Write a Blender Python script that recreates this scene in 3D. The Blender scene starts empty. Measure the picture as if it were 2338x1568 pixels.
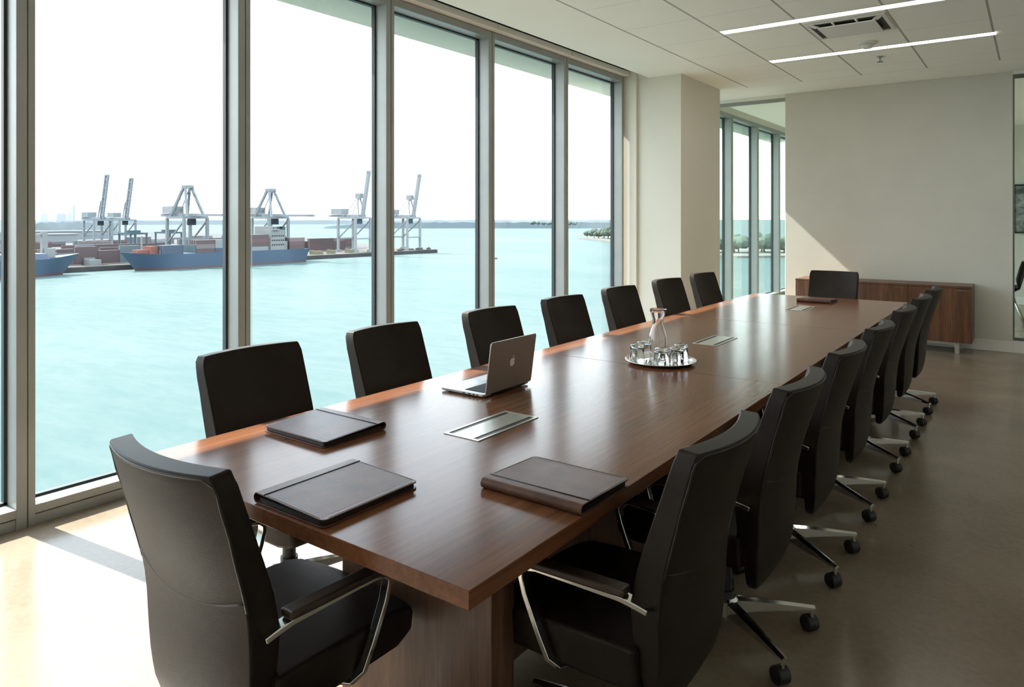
import bpy, bmesh, math, random
from mathutils import Vector, Matrix
C = bpy.context.scene.collection
R = math.radians
PI = math.pi
rnd = random.Random(7)

# ------------------------------------------------------------------ materials
def new_mat(name):
    m = bpy.data.materials.new(name); m.use_nodes = True
    nt = m.node_tree; nt.nodes.clear()
    out = nt.nodes.new('ShaderNodeOutputMaterial')
    return m, nt, out

def N(nt, t, **kw):
    n = nt.nodes.new(t)
    for k, v in kw.items():
        if k.startswith('in_'):
            key = k[3:].replace('_', ' ')
            n.inputs[key].default_value = v
        else:
            setattr(n, k, v)
    return n

def col(c): return (c[0], c[1], c[2], 1)

def plain(name, c, rough=.5, metal=0., spec=.5, coat=0., noise=0., nscale=20., bump=0., bscale=200.):
    m, nt, out = new_mat(name)
    p = N(nt, 'ShaderNodeBsdfPrincipled')
    p.inputs['Base Color'].default_value = col(c)
    p.inputs['Roughness'].default_value = rough
    p.inputs['Metallic'].default_value = metal
    p.inputs['Specular IOR Level'].default_value = spec
    p.inputs['Coat Weight'].default_value = coat
    p.inputs['Coat Roughness'].default_value = .1
    tc = N(nt, 'ShaderNodeTexCoord')
    if noise:
        n = N(nt, 'ShaderNodeTexNoise'); n.inputs['Scale'].default_value = nscale; n.inputs['Detail'].default_value = 5
        nt.links.new(tc.outputs['Object'], n.inputs['Vector'])
        r = N(nt, 'ShaderNodeValToRGB')
        r.color_ramp.elements[0].position = .3; r.color_ramp.elements[1].position = .7
        r.color_ramp.elements[0].color = col([x*(1-noise) for x in c])
        r.color_ramp.elements[1].color = col([min(1, x*(1+noise)) for x in c])
        nt.links.new(n.outputs['Fac'], r.inputs['Fac'])
        nt.links.new(r.outputs['Color'], p.inputs['Base Color'])
    if bump:
        n2 = N(nt, 'ShaderNodeTexNoise'); n2.inputs['Scale'].default_value = bscale; n2.inputs['Detail'].default_value = 4
        nt.links.new(tc.outputs['Object'], n2.inputs['Vector'])
        b = N(nt, 'ShaderNodeBump'); b.inputs['Strength'].default_value = bump; b.inputs['Distance'].default_value = .01
        nt.links.new(n2.outputs['Fac'], b.inputs['Height'])
        nt.links.new(b.outputs['Normal'], p.inputs['Normal'])
    nt.links.new(p.outputs[0], out.inputs[0])
    return m

def wood(name, dark, mid, light, scale, rough=.28, coat=.2, axis='Y', spec=.5):
    """scale = (across, along): grain is stretched along `axis` in object space"""
    m, nt, out = new_mat(name)
    p = N(nt, 'ShaderNodeBsdfPrincipled')
    tc = N(nt, 'ShaderNodeTexCoord'); mp = N(nt, 'ShaderNodeMapping')
    a, l = scale
    mp.inputs['Scale'].default_value = {'X': (l, a, a), 'Y': (a, l, a), 'Z': (a, a, l)}[axis]
    nt.links.new(tc.outputs['Object'], mp.inputs['Vector'])
    n1 = N(nt, 'ShaderNodeTexNoise'); n1.inputs['Scale'].default_value = 1.0; n1.inputs['Detail'].default_value = 8; n1.inputs['Roughness'].default_value = .62; n1.inputs['Distortion'].default_value = .6
    n2 = N(nt, 'ShaderNodeTexNoise'); n2.inputs['Scale'].default_value = 7.0; n2.inputs['Detail'].default_value = 6; n2.inputs['Roughness'].default_value = .7
    nt.links.new(mp.outputs[0], n1.inputs['Vector']); nt.links.new(mp.outputs[0], n2.inputs['Vector'])
    mx = N(nt, 'ShaderNodeMath', operation='MULTIPLY_ADD')
    nt.links.new(n2.outputs['Fac'], mx.inputs[0]); mx.inputs[1].default_value = .45
    m2 = N(nt, 'ShaderNodeMath', operation='MULTIPLY'); m2.inputs[1].default_value = .55
    nt.links.new(n1.outputs['Fac'], m2.inputs[0]); nt.links.new(m2.outputs[0], mx.inputs[2])
    r = N(nt, 'ShaderNodeValToRGB')
    e = r.color_ramp.elements
    e[0].position = .36; e[0].color = col(dark)
    e[1].position = .66; e[1].color = col(light)
    x = r.color_ramp.elements.new(.5); x.color = col(mid)
    nt.links.new(mx.outputs[0], r.inputs['Fac'])
    nt.links.new(r.outputs['Color'], p.inputs['Base Color'])
    p.inputs['Roughness'].default_value = rough
    p.inputs['Specular IOR Level'].default_value = spec
    p.inputs['Coat Weight'].default_value = coat; p.inputs['Coat Roughness'].default_value = rough
    b = N(nt, 'ShaderNodeBump'); b.inputs['Strength'].default_value = 0. if axis == 'Y' else .02; b.inputs['Distance'].default_value = .002
    nt.links.new(mx.outputs[0], b.inputs['Height']); nt.links.new(b.outputs['Normal'], p.inputs['Normal'])
    nt.links.new(p.outputs[0], out.inputs[0])
    return m

def pane_mat(name, tint, refl=.06):
    m, nt, out = new_mat(name)
    t = N(nt, 'ShaderNodeBsdfTransparent'); t.inputs['Color'].default_value = col(tint)
    g = N(nt, 'ShaderNodeBsdfGlossy'); g.inputs['Roughness'].default_value = .02
    lw = N(nt, 'ShaderNodeLayerWeight'); lw.inputs['Blend'].default_value = .12
    mm = N(nt, 'ShaderNodeMath', operation='MULTIPLY'); mm.inputs[1].default_value = .35
    nt.links.new(lw.outputs['Fresnel'], mm.inputs[0])
    ms = N(nt, 'ShaderNodeMixShader')
    nt.links.new(mm.outputs[0], ms.inputs['Fac'])
    nt.links.new(t.outputs[0], ms.inputs[1]); nt.links.new(g.outputs[0], ms.inputs[2])
    nt.links.new(ms.outputs[0], out.inputs[0])
    return m

def glass_mat(name, c=(1, 1, 1)):
    m, nt, out = new_mat(name)
    g = N(nt, 'ShaderNodeBsdfGlass'); g.inputs['IOR'].default_value = 1.47; g.inputs['Roughness'].default_value = 0.
    g.inputs['Color'].default_value = col(c)
    nt.links.new(g.outputs[0], out.inputs[0])
    return m

def emit_mat(name, c, s):
    m, nt, out = new_mat(name)
    e = N(nt, 'ShaderNodeEmission'); e.inputs['Color'].default_value = col(c); e.inputs['Strength'].default_value = s
    nt.links.new(e.outputs[0], out.inputs[0])
    return m

def floor_mat():
    m, nt, out = new_mat('polished_concrete')
    p = N(nt, 'ShaderNodeBsdfPrincipled'); tc = N(nt, 'ShaderNodeTexCoord')
    n1 = N(nt, 'ShaderNodeTexNoise'); n1.inputs['Scale'].default_value = 1.3; n1.inputs['Detail'].default_value = 7; n1.inputs['Roughness'].default_value = .6; n1.inputs['Distortion'].default_value = .4
    n2 = N(nt, 'ShaderNodeTexNoise'); n2.inputs['Scale'].default_value = 38; n2.inputs['Detail'].default_value = 6
    nt.links.new(tc.outputs['Object'], n1.inputs['Vector']); nt.links.new(tc.outputs['Object'], n2.inputs['Vector'])
    mx = N(nt, 'ShaderNodeMath', operation='MULTIPLY_ADD'); mx.inputs[1].default_value = .3
    nt.links.new(n2.outputs['Fac'], mx.inputs[0])
    m2 = N(nt, 'ShaderNodeMath', operation='MULTIPLY'); m2.inputs[1].default_value = .7
    nt.links.new(n1.outputs['Fac'], m2.inputs[0]); nt.links.new(m2.outputs[0], mx.inputs[2])
    r = N(nt, 'ShaderNodeValToRGB'); e = r.color_ramp.elements
    e[0].position = .32; e[0].color = col((.215, .165, .120)); e[1].position = .68; e[1].color = col((.31, .25, .19))
    nt.links.new(mx.outputs[0], r.inputs['Fac']); nt.links.new(r.outputs['Color'], p.inputs['Base Color'])
    rr = N(nt, 'ShaderNodeMapRange'); rr.inputs['To Min'].default_value = .14; rr.inputs['To Max'].default_value = .26
    nt.links.new(n1.outputs['Fac'], rr.inputs['Value']); nt.links.new(rr.outputs[0], p.inputs['Roughness'])
    p.inputs['Specular IOR Level'].default_value = .26
    nt.links.new(p.outputs[0], out.inputs[0])
    return m

def ceiling_mat():
    """white acoustic tiles: dark reveal lines along Y every .657 m, finer joints along X"""
    m, nt, out = new_mat('ceiling_tiles')
    p = N(nt, 'ShaderNodeBsdfPrincipled'); p.inputs['Roughness'].default_value = .9; p.inputs['Specular IOR Level'].default_value = .1
    tc = N(nt, 'ShaderNodeTexCoord'); sx = N(nt, 'ShaderNodeSeparateXYZ')
    nt.links.new(tc.outputs['Object'], sx.inputs[0])
    def M(op, a, b=None, c=None):
        n = N(nt, 'ShaderNodeMath', operation=op)
        for i, v in enumerate((a, b, c)):
            if v is None: continue
            if isinstance(v, (int, float)): n.inputs[i].default_value = v
            else: nt.links.new(v, n.inputs[i])
        return n.outputs[0]
    def line(coord, off, pitch, half):
        k = M('DIVIDE', M('SUBTRACT', coord, off), pitch)
        d = M('MULTIPLY', M('ABSOLUTE', M('SUBTRACT', k, M('ROUND', k))), pitch)
        return M('LESS_THAN', d, half)
    x, y = sx.outputs['X'], sx.outputs['Y']
    inside = M('MULTIPLY', M('MULTIPLY', M('GREATER_THAN', x, -2.935), M('LESS_THAN', x, 2.35)), M('LESS_THAN', y, 9.02))
    la = M('MULTIPLY', line(x, -2.925, .657, .009), inside)
    lb = M('MULTIPLY', line(y, 4.93, .725, .004), inside)
    edge = M('MULTIPLY', M('LESS_THAN', M('ABSOLUTE', M('SUBTRACT', y, 9.02)), .006), M('MULTIPLY', M('GREATER_THAN', x, -2.935), M('LESS_THAN', x, 2.35)))
    fac = M('MINIMUM', M('ADD', M('ADD', M('MULTIPLY', la, .62), M('MULTIPLY', lb, .28)), M('MULTIPLY', edge, .25)), .7)
    n = N(nt, 'ShaderNodeTexNoise'); n.inputs['Scale'].default_value = 1.1; n.inputs['Detail'].default_value = 3
    nt.links.new(tc.outputs['Object'], n.inputs['Vector'])
    r = N(nt, 'ShaderNodeValToRGB'); r.color_ramp.elements[0].color = col((.88, .865, .79)); r.color_ramp.elements[1].color = col((.94, .925, .86))
    nt.links.new(n.outputs['Fac'], r.inputs['Fac'])
    mc = N(nt, 'ShaderNodeMix', data_type='RGBA'); mc.inputs['B'].default_value = col((.13, .12, .10))
    nt.links.new(fac, mc.inputs['Factor']); nt.links.new(r.outputs['Color'], mc.inputs['A'])
    nt.links.new(mc.outputs['Result'], p.inputs['Base Color'])
    nt.links.new(p.outputs[0], out.inputs[0])
    return m

def water_mat():
    m, nt, out = new_mat('harbour_water')
    p = N(nt, 'ShaderNodeBsdfDiffuse'); tc = N(nt, 'ShaderNodeTexCoord')
    mp = N(nt, 'ShaderNodeMapping'); mp.inputs['Scale'].default_value = (.004, .011, 1); mp.inputs['Rotation'].default_value = (0, 0, R(15))
    nt.links.new(tc.outputs['Object'], mp.inputs['Vector'])
    n1 = N(nt, 'ShaderNodeTexNoise'); n1.inputs['Scale'].default_value = 1.; n1.inputs['Detail'].default_value = 5; n1.inputs['Distortion'].default_value = .5
    nt.links.new(mp.outputs[0], n1.inputs['Vector'])
    mp2 = N(nt, 'ShaderNodeMapping'); mp2.inputs['Scale'].default_value = (.10, .28, 1); mp2.inputs['Rotation'].default_value = (0, 0, R(-32))
    nt.links.new(tc.outputs['Object'], mp2.inputs['Vector'])
    n2 = N(nt, 'ShaderNodeTexNoise'); n2.inputs['Scale'].default_value = 1.; n2.inputs['Detail'].default_value = 6; n2.inputs['Roughness'].default_value = .6
    nt.links.new(mp2.outputs[0], n2.inputs['Vector'])
    a = N(nt, 'ShaderNodeMath', operation='MULTIPLY_ADD'); a.inputs[1].default_value = .45
    b = N(nt, 'ShaderNodeMath', operation='MULTIPLY'); b.inputs[1].default_value = .55
    nt.links.new(n1.outputs['Fac'], b.inputs[0]); nt.links.new(n2.outputs['Fac'], a.inputs[0]); nt.links.new(b.outputs[0], a.inputs[2])
    r = N(nt, 'ShaderNodeValToRGB'); e = r.color_ramp.elements
    e[0].position = .36; e[0].color = col(WATER_A); e[1].position = .66; e[1].color = col(WATER_B)
    nt.links.new(a.outputs[0], r.inputs['Fac']); nt.links.new(r.outputs['Color'], p.inputs['Color'])
    bp = N(nt, 'ShaderNodeBump'); bp.inputs['Strength'].default_value = .35; bp.inputs['Distance'].default_value = .8
    nt.links.new(n2.outputs['Fac'], bp.inputs['Height'])
    g = N(nt, 'ShaderNodeBsdfGlossy'); g.inputs['Roughness'].default_value = .25
    nt.links.new(bp.outputs['Normal'], g.inputs['Normal']); nt.links.new(bp.outputs['Normal'], p.inputs['Normal'])
    lw = N(nt, 'ShaderNodeLayerWeight'); lw.inputs['Blend'].default_value = .5
    mr = N(nt, 'ShaderNodeMapRange'); mr.inputs['From Min'].default_value = .75; mr.inputs['From Max'].default_value = 1.; mr.inputs['To Min'].default_value = .012; mr.inputs['To Max'].default_value = .08
    nt.links.new(lw.outputs['Facing'], mr.inputs['Value'])
    ms = N(nt, 'ShaderNodeMixShader'); nt.links.new(mr.outputs[0], ms.inputs['Fac'])
    nt.links.new(p.outputs[0], ms.inputs[1]); nt.links.new(g.outputs[0], ms.inputs[2])
    nt.links.new(ms.outputs[0], out.inputs[0])
    return m

def hull_mat(name, top, boot, zline):
    m, nt, out = new_mat(name)
    p = N(nt, 'ShaderNodeBsdfPrincipled'); p.inputs['Roughness'].default_value = .6
    tc = N(nt, 'ShaderNodeTexCoord'); sx = N(nt, 'ShaderNodeSeparateXYZ'); nt.links.new(tc.outputs['Object'], sx.inputs[0])
    lt = N(nt, 'ShaderNodeMath', operation='LESS_THAN'); lt.inputs[1].default_value = zline; nt.links.new(sx.outputs['Z'], lt.inputs[0])
    n = N(nt, 'ShaderNodeTexNoise'); n.inputs['Scale'].default_value = .25; n.inputs['Detail'].default_value = 4; nt.links.new(tc.outputs['Object'], n.inputs['Vector'])
    r = N(nt, 'ShaderNodeValToRGB'); r.color_ramp.elements[0].color = col([x*.85 for x in top]); r.color_ramp.elements[1].color = col([x*1.15 for x in top]); nt.links.new(n.outputs['Fac'], r.inputs['Fac'])
    mc = N(nt, 'ShaderNodeMix', data_type='RGBA'); mc.inputs['B'].default_value = col(boot)
    nt.links.new(lt.outputs[0], mc.inputs['Factor']); nt.links.new(r.outputs['Color'], mc.inputs['A']); nt.links.new(mc.outputs['Result'], p.inputs['Base Color'])
    nt.links.new(p.outputs[0], out.inputs[0])
    return m

def container_mat(name, c):
    """corrugated steel side: rib shading put into the colour as bands along the long axis"""
    m, nt, out = new_mat(name)
    p = N(nt, 'ShaderNodeBsdfPrincipled'); p.inputs['Roughness'].default_value = .7; p.inputs['Base Color'].default_value = col(c)
    tc = N(nt, 'ShaderNodeTexCoord'); w = N(nt, 'ShaderNodeTexWave', wave_type='BANDS', bands_direction='Y'); w.inputs['Scale'].default_value = 1.1
    nt.links.new(tc.outputs['Object'], w.inputs['Vector'])
    r = N(nt, 'ShaderNodeValToRGB'); r.color_ramp.elements[0].color = col([x*.8 for x in c]); r.color_ramp.elements[1].color = col([x*1.1 for x in c])  # darker and lighter bands imitate shade between the ribs
    nt.links.new(w.outputs['Fac'], r.inputs['Fac']); nt.links.new(r.outputs['Color'], p.inputs['Base Color'])
    nt.links.new(p.outputs[0], out.inputs[0])
    return m

WATER_A = (.062, .097, .092)
WATER_B = (.092, .119, .115)

M = dict(
    walnut_top=wood('walnut_tabletop', (.105, .040, .019), (.165, .064, .030), (.23, .098, .048), (11, .5), rough=.19, coat=.0, spec=.18),
    walnut_leg=wood('walnut_leg', (.055, .024, .012), (.11, .052, .028), (.19, .10, .055), (11, .8), rough=.4, coat=.05, axis='Z'),
    walnut_cab=wood('walnut_cabinet', (.055, .022, .010), (.12, .05, .024), (.22, .105, .05), (13, .7), rough=.4, coat=.05, axis='Z'),
    leather=plain('chair_leather', (.0175, .0118, .0085), rough=.5, spec=.2, noise=.18, nscale=9, bump=.12, bscale=320),
    leather_arm=plain('armrest_leather', (.04, .024, .017), rough=.42, noise=.15, nscale=14, bump=.1, bscale=300),
    welt=plain('piping_leather', (.018, .014, .012), rough=.5),
    folio=plain('portfolio_leather', (.095, .038, .026), rough=.38, spec=.28, noise=.35, nscale=11, bump=.10, bscale=260),
    folio_brown=plain('portfolio_leather_brown', (.11, .052, .034), rough=.42, spec=.25, noise=.35, nscale=11, bump=.10, bscale=260),
    folio_in=plain('portfolio_lining', (.016, .012, .010), rough=.6),
    chrome=plain('chrome', (.80, .80, .78), rough=.13, metal=1.),
    caster=plain('black_rubber', (.012, .012, .012), rough=.5),
    black=plain('black_plastic', (.014, .014, .015), rough=.45),
    alu=plain('window_aluminium', (.33, .335, .32), rough=.42, metal=.25, noise=.05, nscale=3),
    alu_dark=plain('dark_aluminium', (.16, .165, .16), rough=.4, metal=.5),
    gasket=plain('gasket_rubber', (.02, .028, .032), rough=.5),
    wall=plain('wall_paint', (.66, .65, .59), rough=.85, spec=.2, noise=.03, nscale=2, bump=.03, bscale=90),
    column=plain('column_paint', (.72, .69, .60), rough=.85, spec=.2, noise=.02, nscale=2, bump=.03, bscale=90),
    trim=plain('white_trim', (.80, .79, .74), rough=.5),
    soffit=plain('overhang_render', (.43, .455, .39), rough=.9, noise=.04, nscale=2),
    blind=plain('blind_fabric', (.70, .64, .58), rough=.8),
    cord=plain('blind_cord', (.9, .9, .9), rough=.3),
    floor=floor_mat(), ceiling=ceiling_mat(), water=water_mat(),
    pane=pane_mat('window_glass', (.95, .975, .97)),
    pane_in=pane_mat('partition_glass', (.90, .95, .925)),
    light=emit_mat('light_diffuser', (1., .95, .86), 8),
    vent=plain('vent_white', (.70, .69, .65), rough=.5),
    vent_dark=plain('vent_shadow', (.06, .06, .055), rough=.8),
    steel=plain('brushed_plate', (.62, .60, .55), rough=.32, metal=.7, noise=.04, nscale=60),
    silver=plain('silver_tray', (.82, .82, .80), rough=.12, metal=1.),
    glass=glass_mat('clear_glass'),
    laptop=plain('laptop_aluminium', (.46, .43, .40), rough=.36, metal=.8),
    laptop_dark=plain('laptop_keys', (.012, .013, .016), rough=.6, spec=.2),
    trackpad=plain('trackpad_glass', (.50, .53, .56), rough=.25, metal=.5),
    screen=plain('screen_black', (.008, .008, .01), rough=.1),
    emblem=plain('emblem_polished', (.95, .92, .86), rough=.5, metal=0.),
    picture=None,
)

def picture_mat():
    m, nt, out = new_mat('abstract_print')
    p = N(nt, 'ShaderNodeBsdfPrincipled'); p.inputs['Roughness'].default_value = .5
    tc = N(nt, 'ShaderNodeTexCoord'); mp = N(nt, 'ShaderNodeMapping'); mp.inputs['Scale'].default_value = (2.2, 1, 4.0); nt.links.new(tc.outputs['Object'], mp.inputs['Vector'])
    n = N(nt, 'ShaderNodeTexNoise'); n.inputs['Scale'].default_value = 1.6; n.inputs['Detail'].default_value = 6; n.inputs['Distortion'].default_value = 1.2
    nt.links.new(mp.outputs[0], n.inputs['Vector'])
    r = N(nt, 'ShaderNodeValToRGB'); e = r.color_ramp.elements
    e[0].position = .38; e[0].color = col((.07, .08, .085)); e[1].position = .62; e[1].color = col((.40, .42, .41))
    nt.links.new(n.outputs['Fac'], r.inputs['Fac']); nt.links.new(r.outputs['Color'], p.inputs['Base Color']); nt.links.new(p.outputs[0], out.inputs[0])
    return m
M['picture'] = picture_mat()

# ------------------------------------------------------------------ helpers
def obj(name, bm, mat, parent=None, loc=(0, 0, 0), rot=(0, 0, 0), smooth=False, bevel=0., segs=2, ang=35):
    bmesh.ops.recalc_face_normals(bm, faces=bm.faces)
    me = bpy.data.meshes.new(name); bm.to_mesh(me); bm.free()
    for mm in (mat if isinstance(mat, (list, tuple)) else [mat]): me.materials.append(mm)
    o = bpy.data.objects.new(name, me); C.objects.link(o)
    o.location = loc; o.rotation_euler = rot
    if parent: o.parent = parent
    if smooth:
        for p in me.polygons: p.use_smooth = True
        if smooth != 'all': me.set_sharp_from_angle(angle=R(ang))
    if bevel:
        b = o.modifiers.new('bevel', 'BEVEL'); b.width = bevel; b.segments = segs; b.limit_method = 'ANGLE'; b.angle_limit = R(ang); b.harden_normals = True
        for p in me.polygons: p.use_smooth = True
    return o

def thing(name, label, cat, loc=(0, 0, 0), rz=0., group=None):
    o = bpy.data.objects.new(name, None); C.objects.link(o); o.empty_display_size = .1
    o.location = loc; o.rotation_euler = (0, 0, rz); o['label'] = label; o['category'] = cat
    if group: o['group'] = group
    return o

def tag(o, label, cat, group=None):
    o['label'] = label; o['category'] = cat
    if group: o['group'] = group
    return o

def struct(o, label=None):
    o['kind'] = 'structure'
    if label: o['label'] = label
    return o

def sroot(name, label=None, loc=(0, 0, 0)):
    o = bpy.data.objects.new(name, None); C.objects.link(o); o.location = loc; o['kind'] = 'structure'
    if label: o['label'] = label
    return o

def box(bm, x0, x1, y0, y1, z0, z1):
    v = [bm.verts.new((x, y, z)) for x in (x0, x1) for y in (y0, y1) for z in (z0, z1)]
    for f in ((0, 1, 3, 2), (4, 6, 7, 5), (0, 4, 5, 1), (2, 3, 7, 6), (0, 2, 6, 4), (1, 5, 7, 3)):
        bm.faces.new([v[i] for i in f])

def beam(bm, p, q, w, h=None):
    """a rectangular bar from p to q"""
    p, q = Vector(p), Vector(q); h = h or w
    d = (q-p).normalized()
    up = Vector((0, 0, 1)) if abs(d.z) < .95 else Vector((1, 0, 0))
    a = d.cross(up).normalized(); b = a.cross(d).normalized()
    vs = []
    for c in (p, q):
        vs.append([bm.verts.new(c + a*sx*w/2 + b*sy*h/2) for sx, sy in ((-1, -1), (1, -1), (1, 1), (-1, 1))])
    for i in range(4):
        j = (i+1) % 4
        bm.faces.new((vs[0][i], vs[0][j], vs[1][j], vs[1][i]))
    bm.faces.new(vs[0][::-1]); bm.faces.new(vs[1])

def lathe(bm, prof, seg=32, cap=False):
    rings = []
    for r, z in prof:
        if r < 1e-6: rings.append([bm.verts.new((0, 0, z))])
        else: rings.append([bm.verts.new((r*math.cos(2*PI*i/seg), r*math.sin(2*PI*i/seg), z)) for i in range(seg)])
    for a, b in zip(rings, rings[1:]):
        for i in range(seg):
            j = (i+1) % seg
            if len(a) == 1 and len(b) == 1: continue
            if len(a) == 1: bm.faces.new((a[0], b[j], b[i]))
            elif len(b) == 1: bm.faces.new((a[i], a[j], b[0]))
            else: bm.faces.new((a[i], a[j], b[j], b[i]))

def cyl(bm, c, r, z0, z1, seg=24, r2=None):
    r2 = r if r2 is None else r2
    a = [bm.verts.new((c[0]+r*math.cos(2*PI*i/seg), c[1]+r*math.sin(2*PI*i/seg), z0)) for i in range(seg)]
    b = [bm.verts.new((c[0]+r2*math.cos(2*PI*i/seg), c[1]+r2*math.sin(2*PI*i/seg), z1)) for i in range(seg)]
    for i in range(seg):
        j = (i+1) % seg
        bm.faces.new((a[i], a[j], b[j], b[i]))
    bm.faces.new(a[::-1]); bm.faces.new(b)

def tube(bm, pts, r, seg=8):
    pts = [Vector(p) for p in pts]; rings = []
    for k, p in enumerate(pts):
        d = (pts[min(k+1, len(pts)-1)] - pts[max(k-1, 0)]).normalized()
        up = Vector((0, 0, 1)) if abs(d.z) < .9 else Vector((0, 1, 0))
        a = d.cross(up).normalized(); b = a.cross(d)
        rings.append([bm.verts.new(p + (a*math.cos(2*PI*i/seg) + b*math.sin(2*PI*i/seg))*r) for i in range(seg)])
    for a, b in zip(rings, rings[1:]):
        for i in range(seg):
            j = (i+1) % seg
            bm.faces.new((a[i], a[j], b[j], b[i]))
    bm.faces.new(rings[0][::-1]); bm.faces.new(rings[-1])

def ribbon(bm, path, wx, th):
    """flat bar with width along local x swept along (x,y,z) path; thickness th in the path's own plane"""
    rings = []
    P = [Vector(p) for p in path]
    for k, p in enumerate(P):
        d = (P[min(k+1, len(P)-1)] - P[max(k-1, 0)]).normalized()
        w = wx[k] if isinstance(wx, (list, tuple)) else wx
        a = Vector((1, 0, 0)); a = (a - d*a.dot(d))
        if a.length < .2: a = Vector((0, 1, 0))
        a.normalize(); b = d.cross(a).normalized()
        rings.append([bm.verts.new(p + a*sx*w/2 + b*sy*th/2) for sx, sy in ((-1, -1), (1, -1), (1, 1), (-1, 1))])
    for a, b in zip(rings, rings[1:]):
        for i in range(4):
            j = (i+1) % 4
            bm.faces.new((a[i], a[j], b[j], b[i]))
    bm.faces.new(rings[0][::-1]); bm.faces.new(rings[-1])

def prism(bm, poly, z0, z1):
    a = [bm.verts.new((x, y, z0)) for x, y in poly]; b = [bm.verts.new((x, y, z1)) for x, y in poly]
    n = len(poly)
    for i in range(n):
        j = (i+1) % n
        bm.faces.new((a[i], a[j], b[j], b[i]))
    bm.faces.new(a[::-1]); bm.faces.new(b)

def rrect(x0, x1, y0, y1, r, k=6, corners=(1, 1, 1, 1)):
    """rounded rectangle polygon; corners order: x1y1, x0y1, x0y0, x1y0"""
    pts = []
    for (cx, cy, a0, on, sx, sy) in ((x1, y1, 0, corners[0], -1, -1), (x0, y1, 90, corners[1], 1, -1), (x0, y0, 180, corners[2], 1, 1), (x1, y0, 270, corners[3], -1, 1)):
        if not on: pts.append((cx, cy)); continue
        for i in range(k+1):
            a = R(a0+90*i/k)
            pts.append((cx+sx*r+r*math.cos(a), cy+sy*r+r*math.sin(a)))
    return pts

def BM(): return bmesh.new()

def ip(tab, z):
    """piecewise linear lookup in [(z, v), ...] ascending"""
    if z <= tab[0][0]: return tab[0][1]
    for (a, va), (b, vb) in zip(tab, tab[1:]):
        if z <= b:
            t = (z-a)/(b-a); t = t*t*(3-2*t)*.5 + t*.5
            return va + (vb-va)*t
    return tab[-1][1]

def dup(root, loc, rz, label, group=None):
    r = root.copy(); C.objects.link(r); r.location = loc; r.rotation_euler = (0, 0, rz); r['label'] = label
    if group: r['group'] = group
    for ch in list(root.children):
        c = ch.copy(); C.objects.link(c); c.parent = r
        for g in list(ch.children):
            d = g.copy(); C.objects.link(d); d.parent = c
    return r

# ------------------------------------------------------------------ room shell
H = 3.16            # ceiling height
XW = -3.95          # inner face of the curtain wall
YB = 9.79           # back wall
bm = BM(); box(bm, -4.2, 3.2, -3.2, 15.6, -.3, 0); struct(obj('floor', bm, M['floor']), 'polished brown concrete floor')
bm = BM()
box(bm, -3.655, 3.2, -3.2, 15.6, H, H+.06)
box(bm, -4.15, -3.655, -3.2, 15.6, 3.34, 3.5)
box(bm, -3.655, 3.2, -3.2, 15.6, H+.06, 3.5)
box(bm, -4.15, -4.02, -3.2, 15.6, 3.19, 3.34)
struct(obj('ceiling', bm, M['ceiling']), 'white tiled ceiling with blind pocket along the windows')
bm = BM(); box(bm, -2.678, -.20, YB, YB+.12, 0, H); struct(obj('wall_back', bm, M['wall'], bevel=.004), 'pale back wall behind the table')
bm = BM(); box(bm, -2.678, -.20, YB-.014, YB, 0, .125); struct(obj('baseboard_back', bm, M['trim'], bevel=.004))
bm = BM(); box(bm, 3.0, 3.2, -3.2, 15.6, 0, H); struct(obj('wall_right', bm, M['trim']))
bm = BM(); box(bm, -4.2, 3.2, -3.4, -3.2, 0, 3.5); struct(obj('wall_front', bm, M['trim']))
bm = BM(); box(bm, -4.2, 3.2, 15.4, 15.6, 0, 3.5); struct(obj('wall_far', bm, M['wall']), 'far wall of the next room')
bm = BM(); box(bm, -4.1, 3.0, 15.385, 15.4, 0, .13); struct(obj('baseboard_far', bm, M['trim']))
bm = BM(); box(bm, -4.12, -3.80, 7.66, 9.0, 0, 3.34); box(bm, -3.80, -3.655, 7.69, 9.0, H, 3.34); struct(obj('wall_left', bm, M['column']), 'cream wall return at the end of the windows')
bm = BM(); box(bm, -3.80, -3.256, 7.70, 8.95, 0, H+.005); struct(obj('wall_column', bm, M['column'], bevel=.004), 'cream square column past the last window')
# bulkhead over the glass beside the column
bm = BM(); box(bm, -3.95, -2.678, YB, YB+.1, 3.115, 3.3); struct(obj('trim_bulkhead', bm, M['trim']))

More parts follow.
